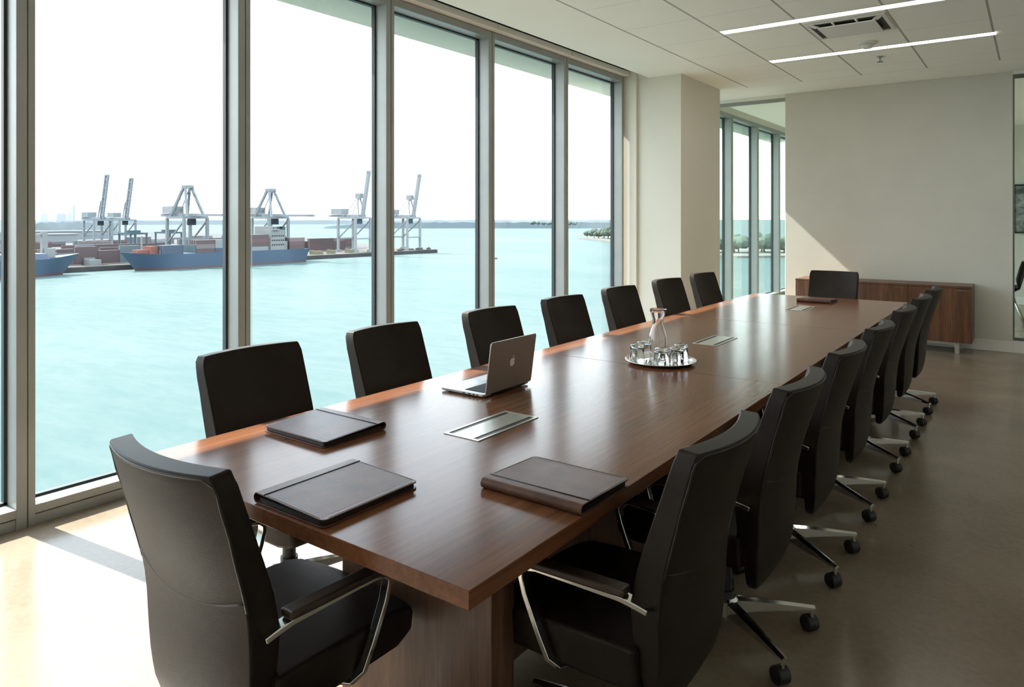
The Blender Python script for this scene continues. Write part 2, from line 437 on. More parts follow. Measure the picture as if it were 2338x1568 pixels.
# glazed bays: list of mullion spans (Y0, Y1)
mull = [(-2.43, -2.345), (-1.17, -1.085), (.10, .185), (1.355, 1.437), (2.540, 2.626), (3.781, 3.865), (5.034, 5.122), (6.303, 6.389), (7.590, 7.635)]
mull2 = [(9.90, 9.98), (11.36, 11.46), (12.70, 12.80), (14.02, 14.12), (15.32, 15.40)]
def mullion_bm(y0, y1, z1=3.19):
    bm = BM()
    w = y1-y0; k = y0 + w*.56
    box(bm, -4.09, -3.962, y0, y1, 0, z1)
    box(bm, -3.963, XW, y0, k, 0, z1)
    box(bm, -3.963, XW, k+.006, y1, 0, z1)
    return bm
def bay(name, y0, y1, z1=3.13, first=None, last=None, label=None, blind=True):
    r = sroot(name, label)
    bm = BM(); box(bm, -4.09, XW, y0, y1, z1, 3.19); obj('head_rail', bm, M['alu'], r, bevel=.002)
    bm = BM(); box(bm, -4.09, XW, y0, y1, .058, .10); box(bm, -4.09, XW-.006, y0, y1, 0, .052); obj('bottom_rail', bm, M['alu'], r, bevel=.002)
    bm = BM(); box(bm, -4.088, -4.080, y0, y1, .10, z1); obj('pane', bm, M['pane'], r)
    bm = BM()
    for (a, b, c, d) in ((y0, y1, .10, .113), (y0, y1, z1-.013, z1), (y0, y0+.012, .10, z1), (y1-.015, y1, .10, z1)):
        box(bm, -4.096, -4.062, a, b, c, d)
    obj('gasket', bm, M['gasket'], r)
    if last: obj('mullion', mullion_bm(*last), M['alu'], r, bevel=.002)
    if first: obj('mullion', mullion_bm(*first), M['alu'], r, bevel=.002)
    return r
for i in range(len(mull)-1):
    bay('window_%d' % (i+1), mull[i][1], mull[i+1][0], last=mull[i+1], first=mull[0] if i == 0 else None)
bay('window_9', 9.0, 9.78, last=None)
for i in range(len(mull2)-1):
    bay('window_%d' % (10+i), mull2[i][1], mull2[i+1][0], last=mull2[i+1], first=mull2[0] if i == 0 else None)
# overhang outside; unseen shallower stretch shaped to let sun onto the back wall
bm = BM(); box(bm, -4.66, -4.15, -4, 8.75, 3.165, 3.5); box(bm, -4.29, -4.15, 8.75, 10.15, 3.165, 3.5); box(bm, -4.66, -4.15, 10.15, 16, 3.165, 3.5)
struct(obj('trim_overhang', bm, M['soffit']), 'pale outside overhang above the windows')
# glass partitions in the back wall plane
r = sroot('window_20', 'glass sidelight between column and back wall')
bm = BM(); box(bm, -3.95, -2.678, YB+.02, YB+.07, 3.07, 3.115); box(bm, -3.95, -2.678, YB+.02, YB+.07, 0, .05); obj('window_frame', bm, M['alu'], r)
bm = BM(); box(bm, -3.95, -2.678, YB+.04, YB+.05, .05, 3.07); obj('pane', bm, M['pane_in'], r)
r = sroot('window_21', 'glass partition right of the back wall')
bm = BM(); box(bm, -.20, 3.0, YB+.01, YB+.06, 3.085, 3.125); box(bm, -.20, 3.0, YB+.01, YB+.06, .135, .165); box(bm, -.20, -.185, YB+.01, YB+.06, .165, 3.085); obj('window_frame', bm, M['alu_dark'], r)
bm = BM(); box(bm, -.185, 3.0, YB+.03, YB+.04, .165, 3.085); obj('pane', bm, M['pane_in'], r)
bm = BM(); box(bm, -.20, 3.0, YB, YB+.08, 0, .135); box(bm, -.20, 3.0, YB, YB+.1, 3.125, H); struct(obj('trim_partition', bm, M['trim']))

# roller blind cassettes with their cord loops
names = {2: 'roller blind cassette above the leftmost window in view', 3: 'roller blind cassette above the second window from the left', 4: 'roller blind cassette above the third window from the left',
         5: 'roller blind cassette above the window left of the laptop', 6: 'roller blind cassette above the second last window', 7: 'roller blind cassette above the last window before the column'}
for i in range(2, 8):
    y0 = (mull[i][0]+mull[i][1])/2; y1 = (mull[i+1][0]+mull[i+1][1])/2 if i < 7 else 7.64
    t = thing('roller_blind', names[i], 'blind', (XW, (y0+y1)/2, 3.19), 0, 'roller blinds above the windows')
    L = (y1-y0)/2
    bm = BM(); box(bm, -.02, .075, -L+.004, L-.004, .004, .058); obj('cassette', bm, M['blind'], t, bevel=.004)
    bm = BM(); box(bm, -.02, .13, -L+.004, L-.012, .085, .10); obj('top_track', bm, M['alu_dark'], t)
    if i > 3:
        for dx in (0., .020):
            bm = BM(); tube(bm, [(-.07+dx*.1, -L+.075+dx, .01), (-.07+dx*.1, -L+.075+dx, -2.9)], .0016, 6)
            obj('cord', bm, M['cord'], t)

# ------------------------------------------------------------------ ceiling fittings
def linear_light(y, label):
    t = thing('linear_light', label, 'light', (-1.265, y, H), 0, 'recessed linear lights')
    bm = BM()
    box(bm, -.985, .985, -.066, -.056, -.006, .0); box(bm, -.985, .985, .056, .066, -.006, .0)
    obj('trim_frame', bm, M['vent'], t)
    bm = BM(); box(bm, -.98, .98, -.056, .056, -.005, -.001); obj('diffuser', bm, M['light'], t)
linear_light(6.22, 'glowing linear ceiling light nearer the camera, in front of the vent')
linear_light(7.67, 'glowing linear ceiling light farther away, beyond the smoke detector')
t = thing('ceiling_vent', 'square white air diffuser vent in the ceiling between the linear lights', 'vent', (-1.283, 6.68, H))
bm = BM(); 
for a in ((-.31, .31, -.30, -.27), (-.31, .31, .27, .30), (-.31, -.28, -.27, .27), (.28, .31, -.27, .27)): box(bm, *a, -.012, 0)
obj('frame', bm, M['vent'], t, bevel=.003)
bm = BM(); box(bm, -.28, .28, -.27, .27, -.003, -.0005); obj('shade_backing', bm, M['vent_dark'], t)  # dark sheet stands in for the shade inside the duct
bm = BM(); box(bm, -.225, .225, -.20, .23, -.03, -.02); obj('centre_panel', bm, M['vent'], t, bevel=.004)
for sd in (-1, 1):
    bm = BM(); beam(bm, (sd*.28, -.26, -.004), (sd*.225, -.2, -.022), .05, .004); obj('louvre', bm, M['vent'], t)
    bm = BM(); box(bm, sd*.09-.008, sd*.09+.008, -.27, -.2, -.02, -.004); obj('bracket', bm, M['vent'], t)
t = thing('smoke_detector', 'round white smoke detector on the ceiling between vent and far light', 'smoke detector', (-1.27, 7.38, H))
bm = BM(); lathe(bm, [(0, 0), (.085, 0), (.085, -.016), (.07, -.022), (0, -.022)], 32); obj('base', bm, M['vent'], t, smooth=True)
bm = BM(); lathe(bm, [(0, -.022), (.052, -.022), (.056, -.036), (.04, -.056), (0, -.058)], 32); obj('dome', bm, M['vent'], t, smooth=True)
t = thing('fire_sprinkler', 'small pendent fire sprinkler beyond the far ceiling light', 'sprinkler', (-1.276, 8.10, H))
bm = BM(); lathe(bm, [(0, .01), (.035, .01), (.03, -.008), (.009, -.01), (.009, -.05), (0, -.05)], 20); obj('pipe', bm, M['alu'], t, smooth=True)
bm = BM(); lathe(bm, [(0, -.05), (.03, -.052), (.03, -.056), (0, -.056)], 20); obj('deflector', bm, M['alu_dark'], t)

# ------------------------------------------------------------------ conference table
TX0, TX1, TY0, TY1 = -2.29, -.92, 1.108, 7.285
TCX, TCY = (TX0+TX1)/2, (TY0+TY1)/2
t = thing('conference_table', 'long walnut conference table down the middle of the room', 'table', (TCX, TCY, 0))
ys = [TY0-TCY, 3.335-TCY, 5.225-TCY, TY1-TCY]
for i in range(3):
    bm = BM(); box(bm, TX0-TCX, TX1-TCX, ys[i]+(.0008 if i else 0), ys[i+1]-(.0008 if i < 2 else 0), .709, .75)
    obj('tabletop_section', bm, M['walnut_top'], t, bevel=.002)
for y in (1.515, 3.33, 5.2, 6.9):
    bm = BM(); box(bm, -1.725-TCX, -1.14-TCX, y-.05-TCY, y+.05-TCY, 0, .709); obj('leg', bm, M['walnut_leg'], t, bevel=.003)
bm = BM(); box(bm, -1.47-TCX, -1.40-TCX, 1.566-TCY, 6.849-TCY, .03, .708); obj('modesty_panel', bm, M['walnut_leg'], t)  # panel between the legs, added to block sun on the floor beyond

# power modules set in the top
pm = None
for (y, lab) in ((2.05, 'flush power plate in the tabletop nearest the camera, beside the laptop'), (4.29, 'flush power plate in the tabletop beyond the glassware tray'), (6.27, 'flush power plate in the tabletop nearest the far chair')):
    if pm is None:
        t = thing('power_module', lab, 'power outlet', (-1.59, y, .75), 0, 'power plates in the tabletop')
        bm = BM()
        for a in ((-.078, .078, -.18, -.168), (-.078, .078, .168, .18), (-.078, -.066, -.168, .168), (.066, .078, -.168, .168)): box(bm, *a, .0002, .0028)
        obj('frame', bm, M['steel'], t, bevel=.0006)
        bm = BM(); box(bm, -.046, .046, -.168, .168, .0002, .0024); obj('lid', bm, M['steel'], t)
        for s in (-1, 1):
            bm = BM(); box(bm, s*.056-.0098, s*.056+.0098, -.167, .167, .0002, .0008); obj('brush_slot', bm, M['black'], t)
        pm = t
    else: dup(pm, (-1.59, y, .75), 0, lab)

# ------------------------------------------------------------------ chairs
REAR = [(.262, -.160), (.30, -.176), (.35, -.184), (.45, -.190), (.55, -.193), (.62, -.199), (.70, -.217), (.80, -.243), (.90, -.270), (.957, -.286)]
FRONT = [(.19, -.125), (.25, -.135), (.35, -.140), (.45, -.118), (.55, -.112), (.62, -.122), (.70, -.146), (.80, -.180), (.90, -.214), (.957, -.232)]
HALF = [(.262, .145), (.275, .172), (.295, .193), (.33, .211), (.40, .222), (.55, .229), (.70, .234), (.90, .236), (.935, .234), (.957, .222)]
BOW = [(.262, .008), (.40, .018), (.62, .030), (.957, .046)]
def rear_pt(u, z, off=0.): return (u*ip(HALF, z), ip(REAR, z) - ip(BOW, z)*(1-u*u) - off, z)
def backrest_bm():
    bm = BM()
    zs = [.262, .268, .275, .285, .295, .312, .33, .36, .40, .45, .50, .55, .60, .65, .70, .75, .80, .85, .90, .925, .943, .957]
    us = [-1 + 2*i/14 for i in range(15)]
    gr, gf = [], []
    for z in zs:
        w, yr, yf, b = ip(HALF, z), ip(REAR, z), ip(FRONT, z), ip(BOW, z)
        gr.append([bm.verts.new((u*w, yr-b*(1-u*u), z)) for u in us])
        gf.append([bm.verts.new((u*w*.985, yf-b*(1-u*u)*.9 + (.012*(1-u*u) if .5 < z < .75 else 0), z + (.004 if z > .95 else 0))) for u in us])
    n, m = len(zs), len(us)
    for i in range(n-1):
        for j in range(m-1):
            bm.faces.new((gr[i][j], gr[i][j+1], gr[i+1][j+1], gr[i+1][j]))
            bm.faces.new((gf[i][j+1], gf[i][j], gf[i+1][j], gf[i+1][j+1]))
        for j in (0, m-1):
            f = (gr[i][j], gr[i+1][j], gf[i+1][j], gf[i][j])
            bm.faces.new(f if j == 0 else f[::-1])
    for i in (0, n-1):
        for j in range(m-1):
            bm.faces.new((gr[i][j], gf[i][j], gf[i][j+1], gr[i][j+1]))
    return bm
def seat_bm():
    bm = BM()
    ys = [-.135, -.06, .02, .10, .18, .25, .295, .322, .335]
    zt = [.462, .462, .460, .458, .455, .450, .442, .428, .405]
    zb = [.352, .346, .344, .344, .344, .344, .346, .352, .365]
    us = [-1, -.9, -.7, -.4, 0, .4, .7, .9, 1]
    T, B = [], []
    for y, a, b in zip(ys, zt, zb):
        w = .246 if y < .25 else .246 - (y-.25)*.22
        T.append([bm.verts.new((u*w, y - (.012*u*u if y > .28 else 0), a + .008*(1-u*u))) for u in us])
        B.append([bm.verts.new((u*w*.96, y - (.012*u*u if y > .28 else 0), b)) for u in us])
    for i in range(len(ys)-1):
        for j in range(len(us)-1):
            bm.faces.new((T[i][j], T[i][j+1], T[i+1][j+1], T[i+1][j]))
            bm.faces.new((B[i][j+1], B[i][j], B[i+1][j], B[i+1][j+1]))
        bm.faces.new((T[i][0], T[i+1][0], B[i+1][0], B[i][0])); bm.faces.new((T[i+1][-1], T[i][-1], B[i][-1], B[i+1][-1]))
    for i in (0, -1):
        for j in range(len(us)-1):
            bm.faces.new((T[i][j], B[i][j], B[i][j+1], T[i][j+1]))
    return bm
def make_chair(label, base_rot=0.):
    t = thing('office_chair', label, 'chair')
    back = obj('backrest', backrest_bm(), M['leather'], t, bevel=.014, segs=3, ang=50)
    bm = BM()
    path = [rear_pt(-1, z, .001) for z in (.64, .70, .76, .82, .88, .92, .94)] + [rear_pt(-1 + .08*i, .954, .001) for i in range(1, 25)] + [rear_pt(1, z, .001) for z in (.94, .92, .88, .82, .76, .70, .64)]
    path = [(x*.985, y+.002, z-.004) for x, y, z in path]
    tube(bm, path, .0032, 6)
    tube(bm, [rear_pt(-.97 + 1.94*i/24, .622 + .036*(-1+2*i/24)**2, -.0008) for i in range(25)], .0028, 6)
    obj('piping', bm, M['welt'], back, smooth='all')
    obj('seat', seat_bm(), M['leather'], t, bevel=.016, segs=3, ang=40)
    for s in (-1, 1):
        x = s*.268
        bm = BM()
        x0 = s*.236
        path = [(x0, -.168, .566), (x0+s*.002, -.145, .573), (x0+s*.008, -.10, .583), (x-s*.008, .02, .592), (x, .130, .596), (x, .160, .590), (x, .177, .576), (x, .178, .560), (x, .167, .520), (x-s*.004, .130, .43), (x-s*.01, .104, .370), (x-s*.03, .088, .346), (x-s*.08, .074, .338)]
        ribbon(bm, path, [.034, .036, .034, .03, .028, .028, .028, .028, .026, .024, .024, .026, .03], .015)
        a = obj('armrest', bm, M['chrome'], t, bevel=.003)
        bm = BM(); box(bm, x-.022, x+.022, -.115, .160, .600, .621)
        for v in bm.verts:
            if v.co.y > 0: v.co.z -= .004
            else: v.co.x -= s*.022; v.co.z -= .010
        obj('arm_pad', bm, M['leather_arm'], a, bevel=.007, segs=3)
    bm = BM(); cyl(bm, (0, 0), .026, .10, .30); cyl(bm, (0, 0), .034, .10, .16)
    obj('gas_column', bm, M['black'], t, smooth=True)
    bm = BM(); box(bm, -.10, .10, -.12, .12, .30, .348); obj('seat_mechanism', bm, M['black'], t, bevel=.01)
    bm = BM(); lathe(bm, [(0, .135), (.038, .135), (.046, .125), (.048, .075), (.04, .068), (0, .068)], 24); obj('base_hub', bm, M['chrome'], t, smooth=True)
    for k in range(5):
        a = PI/2 + base_rot + 2*PI*k/5
        d = Vector((math.cos(a), math.sin(a), 0)); n = Vector((-d.y, d.x, 0))
        bm = BM(); rings = []
        for r, zt, zb, w in ((.03, .130, .078, .044), (.10, .125, .082, .038), (.20, .113, .084, .031), (.30, .100, .084, .026), (.326, .096, .084, .022)):
            p = d*r
            rings.append([bm.verts.new(p + n*w/2*sx*sc + Vector((0, 0, z))) for sx, z, sc in ((-1, zb, 1), (1, zb, 1), (1, zt-.006, 1), (.0, zt, 0), (-1, zt-.006, 1))])
        for A, B in zip(rings, rings[1:]):
            for i in range(5):
                j = (i+1) % 5
                bm.faces.new((A[i], A[j], B[j], B[i]))
        bm.faces.new(rings[0][::-1]); bm.faces.new(rings[-1])
        c = d*.315
        cyl(bm, (c.x, c.y), .007, .05, .088, 10)
        leg = obj('leg', bm, M['chrome'], t, smooth=True, ang=30)
        bm = BM()
        # twin wheels with their axle across the trailing direction, and a hood
        ax = Vector((math.cos(-.6), math.sin(-.6), 0)); fw = Vector((-ax.y, ax.x, 0))
        cc = c + fw*.010
        for s0, s1, rad in ((-.024, .024, .0295),):
            ra, rb = [], []
            for i in range(24):
                th = 2*PI*i/24
                o = fw*math.cos(th)*rad + Vector((0, 0, math.sin(th)*rad+.0298))
                ra.append(bm.verts.new(cc + ax*s0 + o)); rb.append(bm.verts.new(cc + ax*s1 + o))
            for i in range(24):
                j = (i+1) % 24
                bm.faces.new((ra[i], ra[j], rb[j], rb[i]))
            bm.faces.new(ra[::-1]); bm.faces.new(rb)
        cyl(bm, (c.x, c.y), .011, .03, .058, 12)
        obj('caster', bm, M['caster'], leg, bevel=.008, segs=3)
    return t

chair = make_chair('x')
chair_b = make_chair('x', R(36))
used = [False]
def place(x, y, rz, label, group):
    if not used[0]:
        used[0] = True; chair.location = (x, y, 0); chair.rotation_euler = (0, 0, rz); chair['label'] = label; chair['group'] = group
        return chair
    return dup(chair, (x, y, 0), rz, label, group)
# chairs on the window side face +X
gw, gr_ = 'leather chairs along the window side', 'leather chairs along the room side'
for (y, dx, da, lab) in ((1.765, 0, 0, 'dark leather chair behind the half sunlit portfolio, first on the window side'),
             (2.525, 0, 0, 'dark leather chair left of the laptop, second on the window side'),
             (3.385, 0, -2, 'dark leather chair partly behind the open laptop lid, third on the window side'),
             (4.205, 0, -2, 'dark leather chair just past the laptop lid, fourth on the window side'),
             (5.07, -.02, -3, 'dark leather chair left of the carafe, fifth on the window side'),
             (6.00, -.03, -5, 'dark leather chair before the left face of the column, sixth on the window side'),
             (6.85, -.03, -5, 'dark leather chair before the right face of the column, farthest on the window side')):
    place(-2.395+dx, y, R(-90+da), lab, gw)
for (y, lab) in ((1.80, 'dark leather chair in the right foreground, nearest of the room side row'),
             (2.55, 'second dark leather chair from the camera on the room side of the table'),
             (3.30, 'third dark leather chair from the camera on the room side of the table'),
             (4.08, 'fourth dark leather chair from the camera, middle of the room side row'),
             (4.93, 'fifth dark leather chair from the camera on the room side of the table'),
             (5.74, 'sixth dark leather chair from the camera on the room side of the table'),
             (6.48, 'farthest dark leather chair on the room side, in front of the cabinet')):
    place(-.91, y, R(90), lab, gr_)
place(-1.685, 7.70, R(180), 'dark leather chair at the far head of the table before the cabinet', 'leather chairs at the heads of the table')
chair_b.location = (-1.62, 1.118, 0); chair_b['label'] = 'large dark leather chair seen from behind at the near head of the table'; chair_b['group'] = 'leather chairs at the heads of the table'

# ------------------------------------------------------------------ portfolios
def portfolio(label, x, y, rz, w, d, mat, th=.029, gap=.006):
    """closed zip-less folio; spine along local y at x=-w/2, opening at +x"""
    t = thing('leather_portfolio', label, 'portfolio', (x, y, .7505), rz)
    r = th/2
    bm = BM()
    # spine roll + two boards as one wrapped sheet: profile in (x,z), swept along y
    sh = .0038
    N_ = 10
    out_, inn = [], []
    xs0 = -w/2 + r
    top = [(xs0 + (w/2-.02-xs0)*i/8, th - (.008*(i/8))) for i in range(8, -1, -1)]
    arc = [(xs0 + r*math.cos(a), r + r*math.sin(a)) for a in [PI/2 + PI*i/N_ for i in range(1, N_)]]
    bot = [(xs0 + (w/2-.02-xs0)*i/8, 0) for i in range(0, 9)]
    prof = top + arc + bot
    def offset(pr):
        res = []
        for k, (px, pz) in enumerate(pr):
            if k < len(top): res.append((px, pz-sh))
            elif k < len(top)+len(arc):
                res.append((xs0 + (px-xs0)*(r-sh)/r, r + (pz-r)*(r-sh)/r))
            else: res.append((px, pz+sh))
        return res
    inner = offset(prof)
    loop = prof + inner[::-1]
    A = [bm.verts.new((p[0], -d/2, p[1])) for p in loop]; B = [bm.verts.new((p[0], d/2, p[1])) for p in loop]
    n, k = len(loop), len(prof)
    for i in range(n):
        j = (i+1) % n
        if i in (k-1, n-1): continue           # the open lips are closed by the rounded flaps below
        bm.faces.new((A[i], A[j], B[j], B[i]))
    for i in range(k-1):
        for Q in (A, B):
            bm.faces.new((Q[i], Q[i+1], Q[n-2-i], Q[n-1-i]))
    # rounded outer edges of the two boards
    for z1, z0 in ((th-.008, th-.008-sh), (sh, 0)):
        prism(bm, rrect(w/2-.0202, w/2, -d/2, d/2, .016, 5, (1, 0, 0, 1)), z0, z1)
    cov = obj('cover', bm, mat, t, bevel=.0012, ang=50, segs=2)
    # raised welt where the spine strip overlaps the front board
    bm = BM(); xw = -w/2+.045
    tube(bm, [(xw, -d/2+.001, th-.0006), (xw, 0, th-.0010), (xw, d/2-.001, th-.0006)], .0017, 8)
    obj('spine_seam', bm, M['folio_in'], t, smooth='all')
    bm = BM(); prism(bm, rrect(-w/2+r, w/2-.007, -d/2+.005, d/2-.005, .012, 4), .0045, th-.0130); obj('inner_pad', bm, M['folio_in'], t)
    # stitched edge line round the front board
    bm = BM()
    for (p, q) in (((xw+.01, -d/2+.005), (w/2-.02, -d/2+.005)), ((xw+.01, d/2-.005), (w/2-.02, d/2-.005)), ((w/2-.005, -d/2+.02), (w/2-.005, d/2-.02))):
        zz = lambda xx: th - .008*max(0, (xx-xs0))/(w/2-.02-xs0) if xx < w/2-.02 else th-.008
        tube(bm, [(p[0], p[1], zz(p[0])), (q[0], q[1], zz(q[0]))], .0007, 5)
    obj('stitching', bm, M['folio_in'], t)
    return t
portfolio('dark leather portfolio half in the sun at the window edge of the table', -2.035, 1.650, R(-90), .275, .335, M['folio'])
portfolio('dark leather portfolio in front of the large near chair, at the near table edge', -1.527, 1.283, 0, .285, .330, M['folio'])
portfolio('brown leather portfolio at the right foreground corner of the table', -1.082, 1.680, R(90), .265, .325, M['folio_brown'])
portfolio('small looking dark portfolio at the far end of the table', -1.60, 6.89, R(90), .30, .29, M['folio'])

# ------------------------------------------------------------------ laptop
t = thing('laptop', 'open silver laptop seen from the back, beside the window edge of the table', 'laptop', (-1.970, 2.495, .7505), R(0))
W2, D0, D1 = .165, -.125, .115
bm = BM(); prism(bm, rrect(D0, D1, -W2, W2, .012), .004, .0155)
base = obj('base', bm, M['laptop'], t, bevel=.003)
bm = BM()
for x in (D0+.03, D1-.03):
    for y in (-W2+.03, W2-.03): cyl(bm, (x, y), .008, 0, .005, 12)
obj('foot', bm, M['black'], t)
bm = BM(); box(bm, -.012, .095, -.138, .138, .0155, .0160); kb = obj('keyboard', bm, M['laptop_dark'], t)
for rI in range(6):
    bm = BM()
    for k in range(14):
        x0 = -.010+rI*.0175; y0 = -.136+k*.0195
        if rI == 0 and 4 <= k <= 8:
            if k == 4: box(bm, x0, x0+.0155, y0, y0+.095, .0160, .0172)
            continue
        box(bm, x0, x0+.0155, y0, y0+.0172, .0160, .0172)
    obj('key_row', bm, plain('key_cap', (.018, .020, .024), rough=.6, spec=.2) if rI == 0 else bpy.data.materials['key_cap'], kb)
bm = BM(); box(bm, -.105, -.028, -.052, .052, .0155, .0158); obj('trackpad', bm, M['trackpad'], t)
bm = BM()
for x0, x1 in ((.0, .014), (.03, .045), (.055, .066), (.075, .085)): box(bm, x0, x1, -W2-.0004, -W2+.001, .0075, .0125)
obj('port', bm, M['black'], t)
# lid: hinge at x=D1+.006, leaning 6 degrees outwards
lid = bpy.data.objects.new('lid', None)
LH = .222
bm = BM(); prism(bm, rrect(0, LH, -W2, W2, .012), -.003, .003)
# prism local: x = up the lid, z = thickness; rotate so that x points up
lid = obj('screen_lid', bm, M['laptop'], t, loc=(D1+.008, 0, .016), rot=(0, R(-90+8), 0), bevel=.0015)
bm = BM(); prism(bm, rrect(.008, LH-.006, -W2+.006, W2-.006, .006), .003, .0034); obj('display', bm, M['screen'], lid)
# emblem: apple with a bite and a leaf, on the outer side (local -z)
def emblem_bm():
    bm = BM()
    body = [(.000, .0115), (.0035, .0128), (.0072, .0130), (.0105, .0112), (.0118, .0092), (.0095, .0070), (.0085, .0040), (.0092, .0008), (.0122, -.0022), (.0105, -.0065), (.0080, -.0105), (.0052, -.0128), (.0028, -.0126), (.0, -.0118), (-.0028, -.0126), (-.0055, -.0126), (-.0085, -.0095), (-.0110, -.0045), (-.0120, .0010), (-.0115, .0062), (-.0092, .0105), (-.0058, .0128), (-.0030, .0126)]
    leaf = [(.0002, .0150), (.0010, .0185), (.0034, .0212), (.0062, .0222), (.0060, .0195), (.0040, .0165), (.0020, .0152)]
    for poly in (body, leaf):
        # y on the lid runs along the hinge, x up
        a = [bm.verts.new((z*1.35 + LH*.52, y*1.35, -.0030)) for y, z in poly]; b = [bm.verts.new((z*1.35 + LH*.52, y*1.35, -.0034)) for y, z in poly]
        n = len(poly)
        for i in range(n):
            j = (i+1) % n
            bm.faces.new((a[i], a[j], b[j], b[i]))
        f = bm.faces.new(b); bm.faces.new(a[::-1])
        bmesh.ops.triangulate(bm, faces=[f])
    return bm
obj('emblem', emblem_bm(), M['emblem'], lid)
bm = BM(); tube(bm, [(D1+.006, -.12, .0145), (D1+.006, .12, .0145)], .0052, 12); obj('hinge', bm, M['laptop_dark'], t, smooth=True)

# ------------------------------------------------------------------ tray with carafe and tumblers
TRX, TRY = -1.583, 3.475
o = thing('serving_tray', 'round silver tray holding the glassware on the table', 'tray', (TRX, TRY, .7505))
bm = BM(); lathe(bm, [(0, .0), (.150, .0), (.162, .004), (.178, .0135), (.1825, .0145), (.1815, .0165), (.177, .016), (.160, .0065), (.150, .0035), (0, .0035)], 64); obj('plate', bm, M['silver'], o, smooth=True, ang=50)
bm = BM(); lathe(bm, [(.1815, .0138), (.1850, .0150), (.1815, .0170), (.1785, .0150), (.1815, .0138)], 64); obj('rim', bm, M['silver'], o, smooth='all')
zt = .7505+.0036
o = thing('glass_carafe', 'clear glass carafe with flared neck standing on the silver tray', 'carafe', (TRX-.02, TRY+.012, zt))
bm = BM()
outer = [(.0, 0), (.046, 0), (.050, .006), (.0515, .03), (.0515, .10), (.048, .135), (.038, .165), (.030, .185), (.0275, .205), (.029, .222), (.036, .245), (.0440, .268), (.0452, .2695), (.0450, .2715), (.0435, .2725)]
inner = [(.0405, .271), (.0335, .245), (.0265, .222), (.025, .205), (.0275, .185), (.0355, .164), (.0455, .134), (.049, .10), (.049, .03), (.047, .012), (.0, .009)]
lathe(bm, outer+inner, 48); obj('body', bm, M['glass'], o, smooth=True, ang=60)
tum_first = None
for (dx, dy, lab) in ((-.105, -.062, 'upturned glass tumbler at the left of the tray'),
                 (-.117, .040, 'upturned glass tumbler at the back left of the tray behind the carafe'),
                 (.045, -.088, 'upturned glass tumbler at the front of the tray before the carafe'),
                 (.098, -.022, 'upturned glass tumbler at the front right, between front and right tumblers'),
                 (.078, .082, 'upturned glass tumbler at the back right of the tray')):
    loc = (TRX+dx, TRY+dy, zt)
    if tum_first is None:
        o = thing('tumbler', lab, 'glass', loc, 0, 'upturned tumblers on the tray')
        bm = BM()
        lathe(bm, [(.0395, 0), (.0385, .03), (.0355, .070), (.034, .082), (.031, .086), (0, .086), (0, .071), (.030, .070), (.0325, .066), (.0365, .03), (.0375, 0), (.0395, 0)], 40)
        obj('body', bm, M['glass'], o, smooth=True, ang=60); tum_first = o
    else: dup(tum_first, loc, 0, lab)

# ------------------------------------------------------------------ credenza
CX0, CX1, CY0, CY1 = -2.42, -.56, 9.30, 9.765
t = thing('credenza', 'low walnut cabinet with silver legs against the back wall', 'cabinet', ((CX0+CX1)/2, (CY0+CY1)/2, 0))
hw, hd = (CX1-CX0)/2, (CY1-CY0)/2
bm = BM(); box(bm, -hw, hw, -hd, hd, .735, .757); obj('cabinet_top', bm, M['walnut_cab'], t, bevel=.002)
bm = BM(); box(bm, -hw, hw, -hd+.02, hd, .125, .735); obj('body', bm, M['walnut_cab'], t, bevel=.002)
for k in range(3):
    a = -hw + k*2*hw/3; b = a + 2*hw/3
    bm = BM(); box(bm, a+.002, b-.002, -hd, -hd+.0195, .128, .732); dr = obj('door', bm, M['walnut_cab'], t, bevel=.0015)
    bm = BM(); box(bm, b-.14, b-.04, -hd-.006, -hd+.0005, .705, .713); obj('handle', bm, M['alu_dark'], dr)
for sx in (-1, 1):
    for sy in (-1, 1):
        bm = BM(); box(bm, sx*(hw-.14)-.022, sx*(hw-.14)+.022, sy*(hd-.05)-.02, sy*(hd-.05)+.02, 0, .125); obj('leg', bm, M['steel'], t, bevel=.002)
bm = BM(); box(bm, -hw+.12, hw-.12, -hd+.036, -hd+.06, .095, .125); obj('under_rail', bm, M['steel'], t)

# ------------------------------------------------------------------ next room
t = thing('framed_picture', 'dark framed grey abstract picture on the far wall seen through the glass', 'picture', (.55, 15.38, 1.68))
bm = BM()
for a in ((-.86, .86, -.43, -.405), (-.86, .86, .405, .43), (-.86, -.835, -.405, .405), (.835, .86, -.405, .405)): box(bm, a[0], a[1], -.03, .015, a[2], a[3])
obj('frame', bm, M['black'], t)
bm = BM(); box(bm, -.835, .835, -.012, .01, -.405, .405); obj('print', bm, M['picture'], t)
t = thing('visitor_chair', 'grey brown shell chair in the next room behind the glass', 'chair', (-.36, 12.5, 0), R(90))
bm = BM()
prof = [(.26, .43), (.22, .445), (.05, .432), (-.10, .44), (-.19, .50), (-.225, .62), (-.255, .76), (-.29, .87)]
ws = [.20, .22, .235, .24, .24, .23, .215, .18]
A = [[bm.verts.new((u*w, y + .05*u*u*(1 if z > .5 else 0), z + .07*u*u*(1 if z < .5 else .3))) for u in (-1, -.6, -.2, .2, .6, 1)] for (y, z), w in zip(prof, ws)]
for a, b in zip(A, A[1:]):
    for j in range(5): bm.faces.new((a[j], a[j+1], b[j+1], b[j]))
sh_ = obj('shell', bm, M['leather'], t, smooth='all'); so = sh_.modifiers.new('thick', 'SOLIDIFY'); so.thickness = .035
for sx in (-1, 1):
    for sy in (-1, 1):
        bm = BM(); tube(bm, [(sx*.10, sy*.10, .42), (sx*.23, sy*.24, 0)], .011, 10); obj('leg', bm, M['chrome'], t, smooth='all')

